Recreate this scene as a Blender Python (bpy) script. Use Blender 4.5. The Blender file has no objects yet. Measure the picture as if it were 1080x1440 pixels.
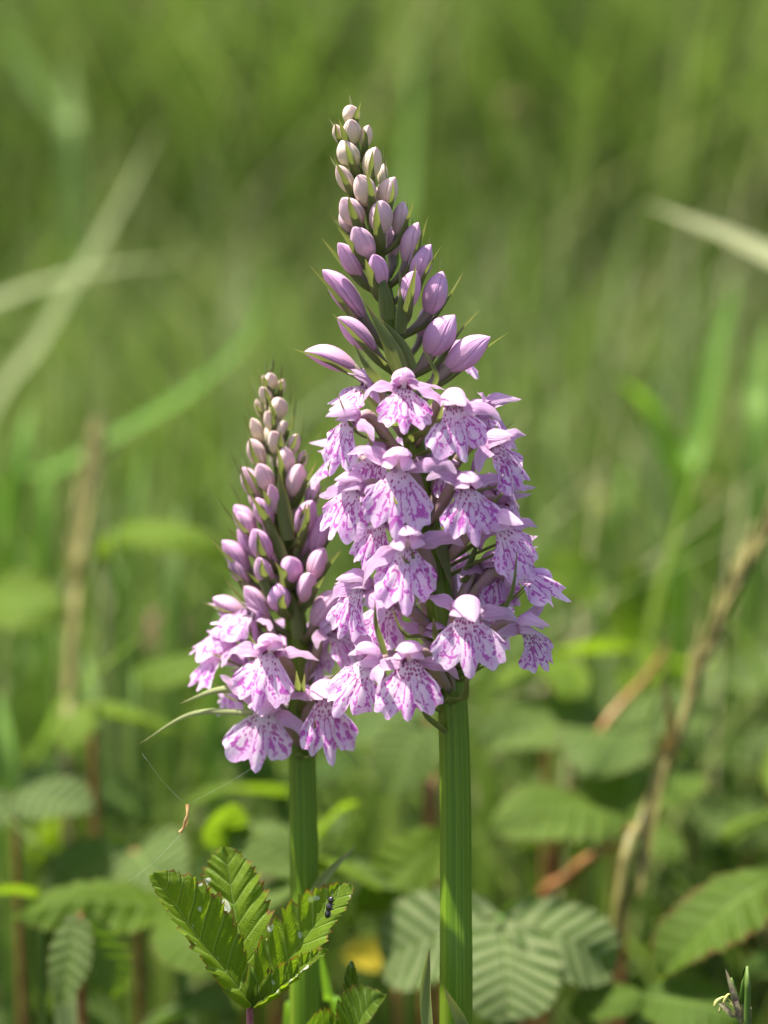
import bpy, math, random
import numpy as np
from mathutils import Vector, Matrix, Euler

random.seed(11)
rng = np.random.default_rng(7)
sc = bpy.context.scene
COL = sc.collection
R = math.radians
CM = 0.01

# ------------------------------------------------------------------ camera, sky, sun, exposure
PITCH, DIST = R(15.0), 0.40
AIM = Vector((0.0, 0.0, 0.21))                       # point of the tall orchid seen in the picture centre
PXCM = 95.0                                          # photo pixels per centimetre at that point
cam_d = bpy.data.cameras.new('camera')
cam = bpy.data.objects.new('camera', cam_d); COL.objects.link(cam)
FWD = Vector((0, math.cos(PITCH), -math.sin(PITCH)))
UPV = Vector((0, math.sin(PITCH), math.cos(PITCH)))
cam.location = AIM - FWD * DIST
cam.rotation_euler = (R(90) - PITCH, 0, 0)
cam_d.sensor_fit = 'VERTICAL'; cam_d.sensor_height = 24.0; cam_d.sensor_width = 18.0
cam_d.lens = 12.0 / ((720 / PXCM * CM) / DIST)
cam_d.clip_start = 0.01; cam_d.clip_end = 400
cam_d.dof.use_dof = True
cam_d.dof.focus_distance = DIST - 0.006
APERTURE_MM = 9.6
cam_d.dof.aperture_fstop = cam_d.lens / APERTURE_MM
cam_d.dof.aperture_blades = 0
sc.camera = cam

SUN = Vector((-0.38, 0.10, 1.0)).normalized()        # towards the sun: high overhead, a little to the flowers' left
w = bpy.data.worlds.new('World'); sc.world = w; w.use_nodes = True
nt = w.node_tree
sky = nt.nodes.new('ShaderNodeTexSky'); sky.sky_type = 'NISHITA'; sky.sun_disc = False; sky.ozone_density = 0.4; sky.dust_density = 3.0; sky.air_density = 0.8
sky.sun_elevation = math.asin(SUN.z); sky.sun_rotation = math.atan2(SUN.x, SUN.y)
bg = nt.nodes['Background']; bg.inputs['Strength'].default_value = 0.095
nt.links.new(sky.outputs[0], bg.inputs['Color'])
sun_d = bpy.data.lights.new('sun', 'SUN'); sun_d.energy = 5.0; sun_d.angle = R(1.0); sun_d.color = (1.0, 0.93, 0.80)
sun_o = bpy.data.objects.new('sun', sun_d); COL.objects.link(sun_o)
sun_o.rotation_euler = SUN.to_track_quat('Z', 'Y').to_euler(); sun_o.location = (0, 0, 5)
sc.view_settings.view_transform = 'Standard'; sc.view_settings.look = 'None'
sc.view_settings.exposure = 1.6; sc.view_settings.gamma = 1.0
sc.view_settings.use_curve_mapping = False
sc.render.engine = 'CYCLES'
sc.cycles.use_denoising = True
sc.cycles.max_bounces = 8; sc.cycles.transmission_bounces = 6
sc.cycles.diffuse_bounces = 4; sc.cycles.sample_clamp_indirect = 4

RIGHT = Vector((1, 0, 0))
def at(px, py, y=0.0):
    """world point on the photo pixel's sight line at depth y (metres behind the tall stem)"""
    d = FWD * DIST + RIGHT * ((px - 540) / PXCM * CM) + UPV * ((720 - py) / PXCM * CM)
    o = cam.location
    return o + d * ((y - o.y) / d.y)

LEAN = 0.23                                          # the orchids lean away from the camera a little, upwards
def lean(py): return LEAN * (720 - py) / PXCM * CM
def af(px, py, y=0.0): return at(px, py, y + lean(py))

# ------------------------------------------------------------------ shader helpers
class N:
    def __init__(self, name):
        self.m = bpy.data.materials.new(name); self.m.use_nodes = True
        self.t = self.m.node_tree; self.t.nodes.clear()
        self.out = self.t.nodes.new('ShaderNodeOutputMaterial')
    def n(self, typ, **kw):
        x = self.t.nodes.new('ShaderNode' + typ)
        for k, v in kw.items():
            if k.startswith('i_'): x.inputs[int(k[2:])].default_value = v
            else: setattr(x, k, v)
        return x
    def l(self, a, b): self.t.links.new(a, b)
    def put(self, sock, v):
        if hasattr(v, 'is_output'): self.l(v, sock)
        elif v is not None:
            if isinstance(v, tuple) and len(v) == 3 and sock.type == 'RGBA': v = (*v, 1)
            sock.default_value = v
    def math(self, op, a, b=0.0, c=None, clamp=False):
        x = self.n('Math', operation=op, use_clamp=clamp)
        self.put(x.inputs[0], a); self.put(x.inputs[1], b)
        if c is not None: self.put(x.inputs[2], c)
        return x.outputs[0]
    def step(self, v, lo, hi, a=0.0, b=1.0):
        x = self.n('MapRange', interpolation_type='SMOOTHSTEP')
        self.put(x.inputs['Value'], v); x.inputs['From Min'].default_value = lo; x.inputs['From Max'].default_value = hi
        x.inputs['To Min'].default_value = a; x.inputs['To Max'].default_value = b
        return x.outputs[0]
    def mix(self, f, a, b):
        x = self.n('Mix', data_type='RGBA')
        self.put(x.inputs[0], f); self.put(x.inputs[6], a); self.put(x.inputs[7], b)
        return x.outputs[2]
    def attr(self, name, kind='OBJECT'):
        return self.n('Attribute', attribute_type=kind, attribute_name=name).outputs['Fac']
    def uv(self):
        s = self.n('SeparateXYZ'); self.l(self.n('TexCoord').outputs['UV'], s.inputs[0]); return s.outputs
    def rand(self): return self.n('ObjectInfo').outputs['Random']
    def xyz(self, x, y, z=0.0):
        c = self.n('CombineXYZ'); self.put(c.inputs[0], x); self.put(c.inputs[1], y); self.put(c.inputs[2], z); return c.outputs[0]
    def noise(self, vec, scale, detail=2.0, rough=0.5):
        x = self.n('TexNoise'); self.put(x.inputs['Vector'], vec); x.inputs['Scale'].default_value = scale
        x.inputs['Detail'].default_value = detail; x.inputs['Roughness'].default_value = rough
        return x.outputs['Fac']
    def obj(self): return self.n('TexCoord').outputs['Object']
    def finish(self, col, trans_col=None, trans=0.4, rough=0.5, spec=0.4, bump=None, bump_d=0.0002, sheen=0.0):
        p = self.n('BsdfPrincipled'); self.put(p.inputs['Base Color'], col); self.put(p.inputs['Roughness'], rough)
        p.inputs['Specular IOR Level'].default_value = spec
        if sheen: p.inputs['Sheen Weight'].default_value = sheen; p.inputs['Sheen Roughness'].default_value = 0.4
        nrm = None
        if bump is not None:
            b = self.n('Bump'); b.inputs['Strength'].default_value = 1.0; b.inputs['Distance'].default_value = bump_d
            self.put(b.inputs['Height'], bump); nrm = b.outputs[0]; self.l(nrm, p.inputs['Normal'])
        sh = p.outputs[0]
        if trans_col is not None:
            tr = self.n('BsdfTranslucent'); self.put(tr.inputs['Color'], trans_col)
            if nrm is not None: self.l(nrm, tr.inputs['Normal'])
            mx = self.n('MixShader'); self.put(mx.inputs[0], trans); self.l(sh, mx.inputs[1]); self.l(tr.outputs[0], mx.inputs[2])
            sh = mx.outputs[0]
        self.l(sh, self.out.inputs['Surface'])
        return self.m

M = {}
def mat_lip():
    k = N('lip_spotted'); u, v, _ = k.uv(); rnd = k.rand()
    ro = k.math('MULTIPLY', rnd, 37.0)
    # broken radial streaks and blotches in (angle, radius)
    nz = k.n('TexNoise', noise_dimensions='3D'); am = k.math('ADD', k.math('MULTIPLY', k.math('ABSOLUTE', k.math('SUBTRACT', u, 0.5)), 8.0), k.math('MULTIPLY', u, 1.2)); k.l(k.xyz(am, k.math('MULTIPLY', v, 5), ro), nz.inputs['Vector']); nz.inputs['Scale'].default_value = 1.4
    dis = k.math('MULTIPLY', k.math('SUBTRACT', nz.outputs['Fac'], 0.5), 1.3)
    a = k.math('MULTIPLY', k.math('ABSOLUTE', k.math('SUBTRACT', u, 0.5)), 2.0)
    vec = k.xyz(k.math('ADD', k.math('MULTIPLY', a, 4.8), dis), k.math('ADD', k.math('MULTIPLY', v, 4.0), dis), ro)
    vo = k.n('TexVoronoi', feature='F1'); k.l(vec, vo.inputs['Vector']); vo.inputs['Scale'].default_value = 1.0; vo.inputs['Randomness'].default_value = 0.9
    sz = k.n('SeparateXYZ'); k.l(vo.outputs['Color'], sz.inputs[0])
    thr = k.math('MULTIPLY_ADD', sz.outputs[0], 0.27, 0.145)
    blot = k.step(k.math('SUBTRACT', vo.outputs['Distance'], thr), 0.03, -0.05)
    # long wavering lines
    ph = k.math('ADD', k.math('MULTIPLY', a, 4.2), k.math('MULTIPLY', dis, 0.55))
    ln = k.math('ABSOLUTE', k.math('SUBTRACT', k.math('FRACT', ph), 0.5))
    gate = k.step(k.noise(k.xyz(k.math('MULTIPLY', am, 2.6), k.math('MULTIPLY', v, 13), ro), 1.0, 1.0), 0.40, 0.50)
    line = k.math('MULTIPLY', k.step(ln, 0.14, 0.07), gate)
    # a broken loop in each side lobe and one down the middle
    def ring(a0, v0, sa, sv, r0, wd):
        dx = k.math('DIVIDE', k.math('ADD', k.math('SUBTRACT', a, a0), k.math('MULTIPLY', dis, 0.09)), sa)
        dy = k.math('DIVIDE', k.math('ADD', k.math('SUBTRACT', v, v0), k.math('MULTIPLY', dis, 0.05)), sv)
        d_ = k.math('SQRT', k.math('ADD', k.math('MULTIPLY', dx, dx), k.math('MULTIPLY', dy, dy)))
        return k.step(k.math('ABSOLUTE', k.math('SUBTRACT', d_, r0)), wd, wd * 0.5)
    rings = k.math('MAXIMUM', ring(0.46, 0.50, 0.20, 0.17, 1.0, 0.24), ring(0.0, 0.42, 0.13, 0.2, 1.0, 0.24))
    gate2 = k.step(k.noise(k.xyz(k.math('MULTIPLY', am, 2.0), k.math('MULTIPLY', v, 12), k.math('ADD', ro, 5.0)), 1.0, 1.0), 0.46, 0.54)
    line = k.math('MAXIMUM', line, k.math('MULTIPLY', rings, gate2))
    # throat dots
    vec2 = k.xyz(k.math('MULTIPLY', u, 9.0), k.math('MULTIPLY', v, 15.0), ro)
    vo2 = k.n('TexVoronoi', feature='F1'); k.l(vec2, vo2.inputs['Vector']); vo2.inputs['Scale'].default_value = 1.0; vo2.inputs['Randomness'].default_value = 0.7
    dots = k.math('MULTIPLY', k.step(vo2.outputs['Distance'], 0.46, 0.30), k.step(v, 0.36, 0.22))
    outer = k.math('MULTIPLY', k.math('MAXIMUM', blot, line), k.step(v, 0.14, 0.26))
    edge = k.step(v, 0.92, 0.66, 0.25, 1.0)
    mark = k.math('MAXIMUM', k.math('MULTIPLY', outer, edge), dots)
    base = k.mix(k.step(k.noise(k.xyz(k.math('MULTIPLY', u, 7), k.math('MULTIPLY', v, 3), ro), 1.0), 0.35, 0.7), (0.88, 0.69, 0.89), (0.79, 0.50, 0.83))
    base = k.mix(k.step(v, 0.30, 0.10), base, (0.84, 0.72, 0.84))
    mc = k.mix(k.step(v, 0.15, 0.55), (0.36, 0.012, 0.22), (0.52, 0.07, 0.50))
    col = k.mix(k.math('MULTIPLY', mark, 0.88), base, mc)
    fine = k.noise(k.xyz(k.math('MULTIPLY', u, 60), k.math('MULTIPLY', v, 12), ro), 1.0)
    return k.finish(col, col, 0.55, 0.55, 0.25, bump=fine, bump_d=0.00012, sheen=0.15)
def mat_petal():
    k = N('petal_lilac'); u, v, _ = k.uv(); rnd = k.rand()
    vein = k.noise(k.xyz(k.math('MULTIPLY', v, 26), k.math('MULTIPLY', u, 2.2), k.math('MULTIPLY', rnd, 30)), 1.0, 2)
    base = k.mix(k.step(vein, 0.35, 0.7), (0.83, 0.54, 0.82), (0.73, 0.40, 0.73))
    base = k.mix(k.step(u, 0.45, 1.0, 0.0, 0.5), base, (0.84, 0.72, 0.84))
    ed = k.math('ABSOLUTE', k.math('SUBTRACT', v, 0.5)); base = k.mix(k.step(ed, 0.30, 0.5, 0.0, 0.5), base, (0.84, 0.70, 0.82)); base = k.mix(k.step(ed, 0.03, 0.0, 0.0, 0.35), base, (0.52, 0.26, 0.52))
    base = k.mix(k.step(u, 0.35, 0.0, 0.0, 0.5), base, (0.62, 0.40, 0.58))
    return k.finish(base, base, 0.55, 0.5, 0.25, bump=vein, bump_d=0.0003, sheen=0.15)
def mat_bud():
    k = N('bud_skin'); u, v, _ = k.uv(); s = k.attr('stage')
    vein = k.noise(k.xyz(k.math('MULTIPLY', v, 22), k.math('MULTIPLY', u, 1.6), k.math('MULTIPLY', k.rand(), 30)), 1.0, 2)
    young = k.mix(k.step(u, 0.15, 0.95), (0.64, 0.63, 0.38), (0.84, 0.64, 0.60))
    old = k.mix(k.step(u, 0.0, 0.9), (0.58, 0.34, 0.46), (0.72, 0.42, 0.68))
    c = k.mix(s, young, old)
    seam = k.step(k.math('ABSOLUTE', k.math('SUBTRACT', k.math('FRACT', k.math('ADD', k.math('MULTIPLY', v, 3.0), 0.802)), 0.5)), 0.07, 0.0)
    c = k.mix(k.math('MULTIPLY', seam, 0.22), c, k.mix(s, (0.60, 0.48, 0.30), (0.40, 0.16, 0.40)))
    blm = k.noise(k.obj(), 5.0, 3); c = k.mix(k.step(blm, 0.52, 0.75, 0.0, 0.4), c, k.mix(s, (0.70, 0.62, 0.44), (0.76, 0.52, 0.72)))
    c = k.mix(k.step(vein, 0.45, 0.75, 0.0, 0.35), c, k.mix(s, (0.74, 0.52, 0.48), (0.50, 0.22, 0.52)))
    return k.finish(c, c, 0.28, 0.5, 0.3, bump=k.math('SUBTRACT', vein, k.math('MULTIPLY', seam, 0.5)), bump_d=0.00018, sheen=0.1)
def mat_bract():
    k = N('bract_green'); u, v, _ = k.uv(); s = k.attr('pale')
    vein = k.noise(k.xyz(k.math('MULTIPLY', v, 18), k.math('MULTIPLY', u, 2.0), k.math('MULTIPLY', k.rand(), 30)), 1.0, 2)
    c = k.mix(k.step(vein, 0.35, 0.7), (0.095, 0.135, 0.038), (0.14, 0.185, 0.058))
    c = k.mix(k.step(k.math('ABSOLUTE', k.math('SUBTRACT', v, 0.5)), 0.32, 0.5, 0.0, 0.6), c, (0.26, 0.27, 0.09))
    c = k.mix(k.step(u, 0.7, 1.0, 0.0, 0.55), c, (0.30, 0.22, 0.10))
    c = k.mix(s, c, (0.42, 0.46, 0.20))
    t = k.mix(0.5, c, (0.34, 0.42, 0.06))
    return k.finish(c, t, 0.35, 0.45, 0.35, bump=vein, bump_d=0.0001)
def mat_stem():
    k = N('stem_green'); u, v, _ = k.uv();
    rib = k.noise(k.xyz(k.math('MULTIPLY', v, 30), k.math('MULTIPLY', u, 1.5), 0.0), 1.0, 3)
    c = k.mix(k.step(rib, 0.35, 0.68), (0.095, 0.19, 0.009), (0.19, 0.30, 0.02))
    spk = k.noise(k.obj(), 2600, 2); c = k.mix(k.step(spk, 0.62, 0.75, 0, 0.35), c, (0.03, 0.07, 0.01))
    c = k.mix(k.step(k.noise(k.xyz(k.math('MULTIPLY', v, 6), k.math('MULTIPLY', u, 14), 3.0), 1.0, 3), 0.45, 0.7, 0, 0.4), c, (0.15, 0.19, 0.02))
    c = k.mix(k.step(u, 0.60, 0.85, 0, 0.55), c, (0.12, 0.10, 0.045))
    return k.finish(c, (0.20, 0.36, 0.010), 0.32, 0.45, 0.35, bump=rib, bump_d=0.00015)
def mat_simple(name, c1, c2, scale, trans=None, tf=0.3, rough=0.5, spec=0.4, bump_d=0.0001):
    k = N(name); nz = k.noise(k.obj(), scale, 4)
    c = k.mix(k.step(nz, 0.35, 0.65), c1, c2)
    return k.finish(c, trans, tf, rough, spec, bump=nz, bump_d=bump_d)
def mat_leaf():
    k = N('bramble_leaf'); u, v, _ = k.uv()
    tone, pale, red, nv, chew = (k.attr(a) for a in ('tone', 'pale', 'red', 'veins', 'chew'))
    av = k.math('MULTIPLY', k.math('ABSOLUTE', k.math('SUBTRACT', v, 0.5)), 2.0)
    ph = k.math('ABSOLUTE', k.math('SUBTRACT', k.math('FRACT', k.math('MULTIPLY', u, nv)), 0.5))
    sec = k.step(ph, 0.40, 0.48); mid = k.step(av, 0.06, 0.025)
    ter = k.noise(k.xyz(k.math('MULTIPLY', u, 14), k.math('MULTIPLY', av, 30), k.rand()), 1.0, 2)
    vein = k.math('MAXIMUM', sec, mid)
    nz = k.noise(k.obj(), 130, 3)
    c = k.mix(tone, (0.024, 0.058, 0.006), (0.10, 0.165, 0.008))
    c = k.mix(k.step(nz, 0.3, 0.7, 0, 0.5), c, k.mix(tone, (0.036, 0.080, 0.008), (0.13, 0.205, 0.014)))
    c = k.mix(k.step(ter, 0.55, 0.75, 0, 0.25), c, (0.03, 0.075, 0.015))
    c = k.mix(k.math('MULTIPLY', vein, 0.55), c, (0.20, 0.32, 0.07))
    c = k.mix(pale, c, k.mix(k.step(ph, 0.15, 0.42), (0.32, 0.38, 0.18), (0.08, 0.14, 0.04)))  # pale stripes: sky light on the pleats between veins, painted into the colour
    c = k.mix(k.attr('yellow'), c, (0.50, 0.38, 0.03))
    rim = k.math('MULTIPLY', k.step(k.math('ADD', av, k.math('MULTIPLY', k.noise(k.obj(), 700, 2), 0.25)), 1.02, 1.16), red)
    c = k.mix(rim, c, (0.17, 0.07, 0.03))
    ch = k.math('MULTIPLY', k.step(k.noise(k.obj(), 330, 1.5), 0.668, 0.69), chew)
    c = k.mix(ch, c, (0.62, 0.66, 0.52))
    t = k.mix(tone, (0.06, 0.15, 0.008), (0.22, 0.36, 0.010)); t = k.mix(k.math('MULTIPLY', vein, 0.4), t, (0.38, 0.5, 0.05)); t = k.mix(rim, t, (0.3, 0.08, 0.02))
    return k.finish(c, t, 0.5, 0.55, 0.2, bump=k.math('SUBTRACT', ter, k.math('MULTIPLY', vein, 1.5)), bump_d=0.00025)
def mat_grass():
    k = N('grass_blades'); t = k.attr('tint', 'GEOMETRY'); h = k.attr('hgt', 'GEOMETRY')
    r = k.n('ValToRGB'); k.l(t, r.inputs[0]); e = r.color_ramp.elements
    e[0].position = 0.0; e[0].color = (0.055, 0.108, 0.015, 1); e[1].position = 1.0; e[1].color = (0.48, 0.44, 0.27, 1)
    for p, c in ((0.35, (0.090, 0.162, 0.024, 1)), (0.62, (0.125, 0.185, 0.038, 1)), (0.80, (0.19, 0.21, 0.08, 1))):
        x = e.new(p); x.color = c
    c = k.mix(k.step(h, 0.6, 1.0, 0, 0.3), r.outputs[0], (0.20, 0.20, 0.08))
    tr = k.mix(0.55, c, (0.19, 0.31, 0.035))
    return k.finish(c, tr, 0.46, 0.5, 0.35)
def mat_blade():
    k = N('grass_leaf'); u, v, _ = k.uv(); d = k.attr('dry')
    st = k.noise(k.xyz(k.math('MULTIPLY', v, 20), k.math('MULTIPLY', u, 1.2), k.rand()), 1.0, 3)
    g = k.mix(k.step(st, 0.3, 0.7), (0.08, 0.19, 0.02), (0.14, 0.27, 0.035))
    s = k.mix(k.step(st, 0.3, 0.7), (0.33, 0.31, 0.18), (0.50, 0.48, 0.33))
    c = k.mix(d, g, s); t = k.mix(d, (0.22, 0.42, 0.02), s)
    return k.finish(c, t, 0.42, 0.6, 0.2, bump=st, bump_d=0.0001)

M['lip'] = mat_lip(); M['petal'] = mat_petal(); M['bud'] = mat_bud(); M['bract'] = mat_bract(); M['stem'] = mat_stem()
M['leaf'] = mat_leaf(); M['grass'] = mat_grass(); M['blade'] = mat_blade()
M['column'] = mat_simple('column_cream', (0.70, 0.50, 0.58), (0.80, 0.70, 0.68), 900, (0.7, 0.5, 0.5), 0.25, 0.4)
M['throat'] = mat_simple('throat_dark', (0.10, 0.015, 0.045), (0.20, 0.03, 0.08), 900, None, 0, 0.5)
M['ovary'] = mat_simple('ovary_bronze', (0.30, 0.26, 0.14), (0.36, 0.24, 0.26), 500, (0.25, 0.2, 0.08), 0.2, 0.4)
M['spur'] = mat_simple('spur_lilac', (0.60, 0.36, 0.62), (0.68, 0.46, 0.70), 500, (0.6, 0.36, 0.62), 0.35, 0.45)
M['cane'] = mat_simple('cane_red', (0.16, 0.045, 0.02), (0.24, 0.13, 0.04), 160, None, 0, 0.45)
M['petiole'] = mat_simple('petiole_crimson', (0.22, 0.03, 0.045), (0.20, 0.10, 0.04), 400, None, 0, 0.4)
M['greenstalk'] = mat_simple('stalk_green', (0.07, 0.15, 0.02), (0.13, 0.19, 0.04), 200, (0.1, 0.25, 0.02), 0.2, 0.45)
M['straw'] = mat_simple('straw_brown', (0.11, 0.10, 0.026), (0.24, 0.22, 0.07), 220, (0.3, 0.2, 0.06), 0.2, 0.5)
M['husk'] = mat_simple('husk_tan', (0.36, 0.20, 0.07), (0.55, 0.36, 0.16), 900, (0.5, 0.3, 0.1), 0.3, 0.6)
M['floret'] = mat_simple('floret_dusky', (0.40, 0.17, 0.17), (0.55, 0.28, 0.28), 500, (0.4, 0.2, 0.2), 0.3, 0.6)
M['spike'] = mat_simple('spikelet_purple', (0.16, 0.10, 0.10), (0.24, 0.24, 0.12), 900, (0.2, 0.2, 0.08), 0.3, 0.5)
M['anther'] = mat_simple('anther_yellow', (0.55, 0.52, 0.16), (0.50, 0.56, 0.20), 900, (0.5, 0.5, 0.1), 0.3, 0.6)
M['beetle'] = mat_simple('insect_black', (0.006, 0.006, 0.008), (0.02, 0.017, 0.016), 2500, None, 0, 0.16, 0.7, 0.00002)
M['silk'] = mat_simple('silk_thread', (0.6, 0.62, 0.6), (0.8, 0.8, 0.78), 900, (0.8, 0.8, 0.8), 0.4, 0.3)
def mat_soil():
    k = N('soil'); nz = k.noise(k.obj(), 14, 8, 0.65); c = k.mix(k.step(nz, 0.35, 0.7), (0.035, 0.03, 0.015), (0.055, 0.075, 0.022))
    return k.finish(c, None, 0, 0.9, 0.2, bump=nz, bump_d=0.02)
M['soil'] = mat_soil()

# ------------------------------------------------------------------ mesh helpers
def mesh(name, verts, faces, mat, uvs=None, smooth=True):
    me = bpy.data.meshes.new(name); me.from_pydata([tuple(v) for v in verts], [], faces); me.materials.append(mat)
    if uvs is not None:
        ul = me.uv_layers.new(name='UVMap')
        idx = np.empty(len(me.loops), dtype=np.int32); me.loops.foreach_get('vertex_index', idx)
        ul.data.foreach_set('uv', np.asarray(uvs, dtype=np.float32)[idx].ravel())
    if smooth: me.polygons.foreach_set('use_smooth', [True] * len(me.polygons))
    me.update(); return me
def link(name, data, parent=None, loc=(0, 0, 0), rot=None, scale=None, **props):
    o = bpy.data.objects.new(name, data); COL.objects.link(o); o.parent = parent; o.location = loc
    if rot is not None: o.rotation_euler = rot
    if scale is not None: o.scale = (scale,) * 3 if isinstance(scale, (int, float)) else scale
    for k_, v_ in props.items(): o[k_] = v_
    return o
def thing(name, label, cat, loc, group=None):
    o = link(name, None, None, loc); o.empty_display_size = 0.01
    o['label'] = label; o['category'] = cat
    if group: o['group'] = group
    return o
def grid_faces(nu, nv, wrap=False):
    f = []
    for i in range(nu - 1):
        for j in range(nv if wrap else nv - 1):
            k2 = (j + 1) % nv
            f.append((i * nv + j, i * nv + k2, (i + 1) * nv + k2, (i + 1) * nv + j))
    return f
def spline(pts, n):
    """Catmull-Rom through points"""
    P = [Vector(p) for p in pts]; P = [P[0] * 2 - P[1]] + P + [P[-1] * 2 - P[-2]]
    out = []
    m = len(P) - 3
    for i in range(n):
        t = i / (n - 1) * m; k = min(int(t), m - 1); t -= k
        a, b, c, d = P[k:k + 4]
        out.append(0.5 * ((2 * b) + (c - a) * t + (2 * a - 5 * b + 4 * c - d) * t * t + (3 * b - a - 3 * c + d) * t ** 3))
    return out
def tangents(p):
    return [(p[min(i + 1, len(p) - 1)] - p[max(i - 1, 0)]).normalized() for i in range(len(p))]
def tube(pts, radii, n=14, ns=8, ribs=0, rib_d=0.0, cap=True):
    p = spline(pts, n); T = tangents(p); V, UV = [], []
    ref = Vector((1, 0, 0)) if abs(T[0].x) < 0.8 else Vector((0, 1, 0))
    for i in range(n):
        u = i / (n - 1); f = u * (len(radii) - 1); k = min(int(f), len(radii) - 2); r = radii[k] + (radii[k + 1] - radii[k]) * (f - k)
        S = (ref - T[i] * ref.dot(T[i])).normalized(); B = T[i].cross(S); ref = S
        for j in range(ns):
            a = 2 * math.pi * j / ns; rr = r * (1 + rib_d * (math.cos(ribs * a) + 0.8 * math.cos(7 * a + 1.3) + 0.7 * math.cos(3 * a + 4 * u))) if ribs else r
            V.append(p[i] + S * math.cos(a) * rr + B * math.sin(a) * rr); UV.append((u, j / ns))
    F = grid_faces(n, ns, True)
    if cap: F += [tuple(range(ns))[::-1], tuple(range((n - 1) * ns, n * ns))]
    return V, F, UV
def sheet(pts, width, side, cup=0.6, n=14, nv=7, twist=0.0, ruffle=0.0, fold=0.0, seed=0, prof=None):
    """strip along a curve: width profile prof(u), cupped towards side x tangent"""
    p = spline(pts, n); T = tangents(p); V, UV = [], []; side = Vector(side)
    rr = random.Random(seed); ph = rr.uniform(0, 6)
    for i in range(n):
        u = i / (n - 1); w_ = width * (prof(u) if prof else math.sin(math.pi * min(1, 0.12 + 0.88 * u ** 0.85)) ** 0.8)
        S = (side - T[i] * side.dot(T[i])).normalized(); Nn = S.cross(T[i])
        if twist: q = Matrix.Rotation(twist * u, 3, T[i]); S = q @ S; Nn = q @ Nn
        for j in range(nv):
            v = j / (nv - 1) * 2 - 1; a = v * cup
            s_, d_ = (math.sin(a) / cup, (1 - math.cos(a)) / cup) if cup > 1e-3 else (v, 0)
            pt = p[i] + S * w_ * s_ + Nn * w_ * (d_ + fold * abs(v))
            if ruffle: pt += Nn * ruffle * abs(v) * math.sin(u * 17 + ph + v * 2) * math.sin(math.pi * u)
            V.append(pt); UV.append((u, v * 0.5 + 0.5))
    return V, grid_faces(n, nv), UV
def build(name, geo, mat): return mesh(name, geo[0], geo[1], mat, geo[2])

# ------------------------------------------------------------------ ground
def ground():
    n = 90; g = np.sign(np.linspace(-1, 1, n)) * np.abs(np.linspace(-1, 1, n)) ** 3 * 120
    V = [(x, y + 1, 0.006 * math.sin(x * 9) * math.cos(y * 7) + 0.004 * math.sin(x * 31 + y * 23)) for x in g for y in g]
    link('ground', mesh('ground', V, [(a, d, c, b) for a, b, c, d in grid_faces(n, n)], M['soil']), kind='structure')
ground()

def meadow(name, label, spots, hmin, hmax, wmin, wmax, lean, drymix, segs=5):
    """grass blades from numpy: spots (n,2) roots"""
    n = len(spots); h = rng.uniform(hmin, hmax, n) * rng.uniform(0.7, 1.15, n); wd = rng.uniform(wmin, wmax, n)
    az = rng.uniform(0, 2 * np.pi, n); ln = np.clip(rng.normal(0, lean, n), -0.55, 0.55) * h; az2 = rng.uniform(0, 2 * np.pi, n)
    t = np.linspace(0, 1, segs)
    V = np.zeros((n, segs, 2, 3))
    for i, tt in enumerate(t):
        bend = ln * tt ** 2.2 * 1.4
        cx = spots[:, 0] + np.cos(az) * bend; cy = spots[:, 1] + np.sin(az) * bend
        z = h * tt * (1 - 0.25 * np.minimum(1, (np.abs(ln) / h)) * tt)
        ww = wd * (1 - tt ** 1.8) * 0.5 + 0.0001
        for s, k in ((-1, 0), (1, 1)):
            V[:, i, k, 0] = cx + s * np.cos(az2) * ww; V[:, i, k, 1] = cy + s * np.sin(az2) * ww; V[:, i, k, 2] = z
    V = V.reshape(-1, 3)
    b = (np.arange(n) * segs * 2)[:, None, None]
    q = np.array([[2 * i, 2 * i + 1, 2 * i + 3, 2 * i + 2] for i in range(segs - 1)])[None]
    F = (b + q).reshape(-1, 4)
    me = bpy.data.meshes.new(name); me.vertices.add(len(V)); me.vertices.foreach_set('co', V.ravel())
    me.loops.add(F.size); me.polygons.add(len(F)); me.loops.foreach_set('vertex_index', F.ravel().astype(np.int32))
    me.polygons.foreach_set('loop_start', np.arange(0, F.size, 4, dtype=np.int32)); me.polygons.foreach_set('loop_total', np.full(len(F), 4, dtype=np.int32))
    tint = np.clip(rng.normal(0.38, 0.27, n), 0, 0.78); dry = rng.random(n) < drymix; tint[dry] = rng.uniform(0.78, 1.0, dry.sum())
    a = me.attributes.new('tint', 'FLOAT', 'POINT'); a.data.foreach_set('value', np.repeat(tint, segs * 2).astype(np.float32))
    a = me.attributes.new('hgt', 'FLOAT', 'POINT'); a.data.foreach_set('value', np.tile(np.repeat(t, 2), n).astype(np.float32))
    me.materials.append(M['grass']); me.update(calc_edges=True); me.validate()
    me.polygons.foreach_set('use_smooth', [True] * len(me.polygons))
    o = link(name, me, kind='stuff'); o['label'] = label; o['category'] = 'grass'
def wedge(n, y0, y1, spread=0.30, base=0.12, power=1.0):
    y = y0 + (y1 - y0) * rng.random(n) ** power
    x = (rng.random(n) * 2 - 1) * (base + spread * (y + 0.385))
    return np.stack([x, y], 1)
meadow('meadow_grass', 'tall soft green meadow grass filling the field behind the orchids', np.concatenate([wedge(46000, 0.75, 2.6, power=1.1), wedge(16000, 2.6, 7.0, spread=0.36)]), 0.16, 0.38, 0.0022, 0.0055, 0.28, 0.13)
meadow('shorter_grass', 'shorter green grass between the brambles and the tall meadow', wedge(9000, 0.40, 0.95, base=0.10), 0.08, 0.20, 0.002, 0.0045, 0.3, 0.2)
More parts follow.
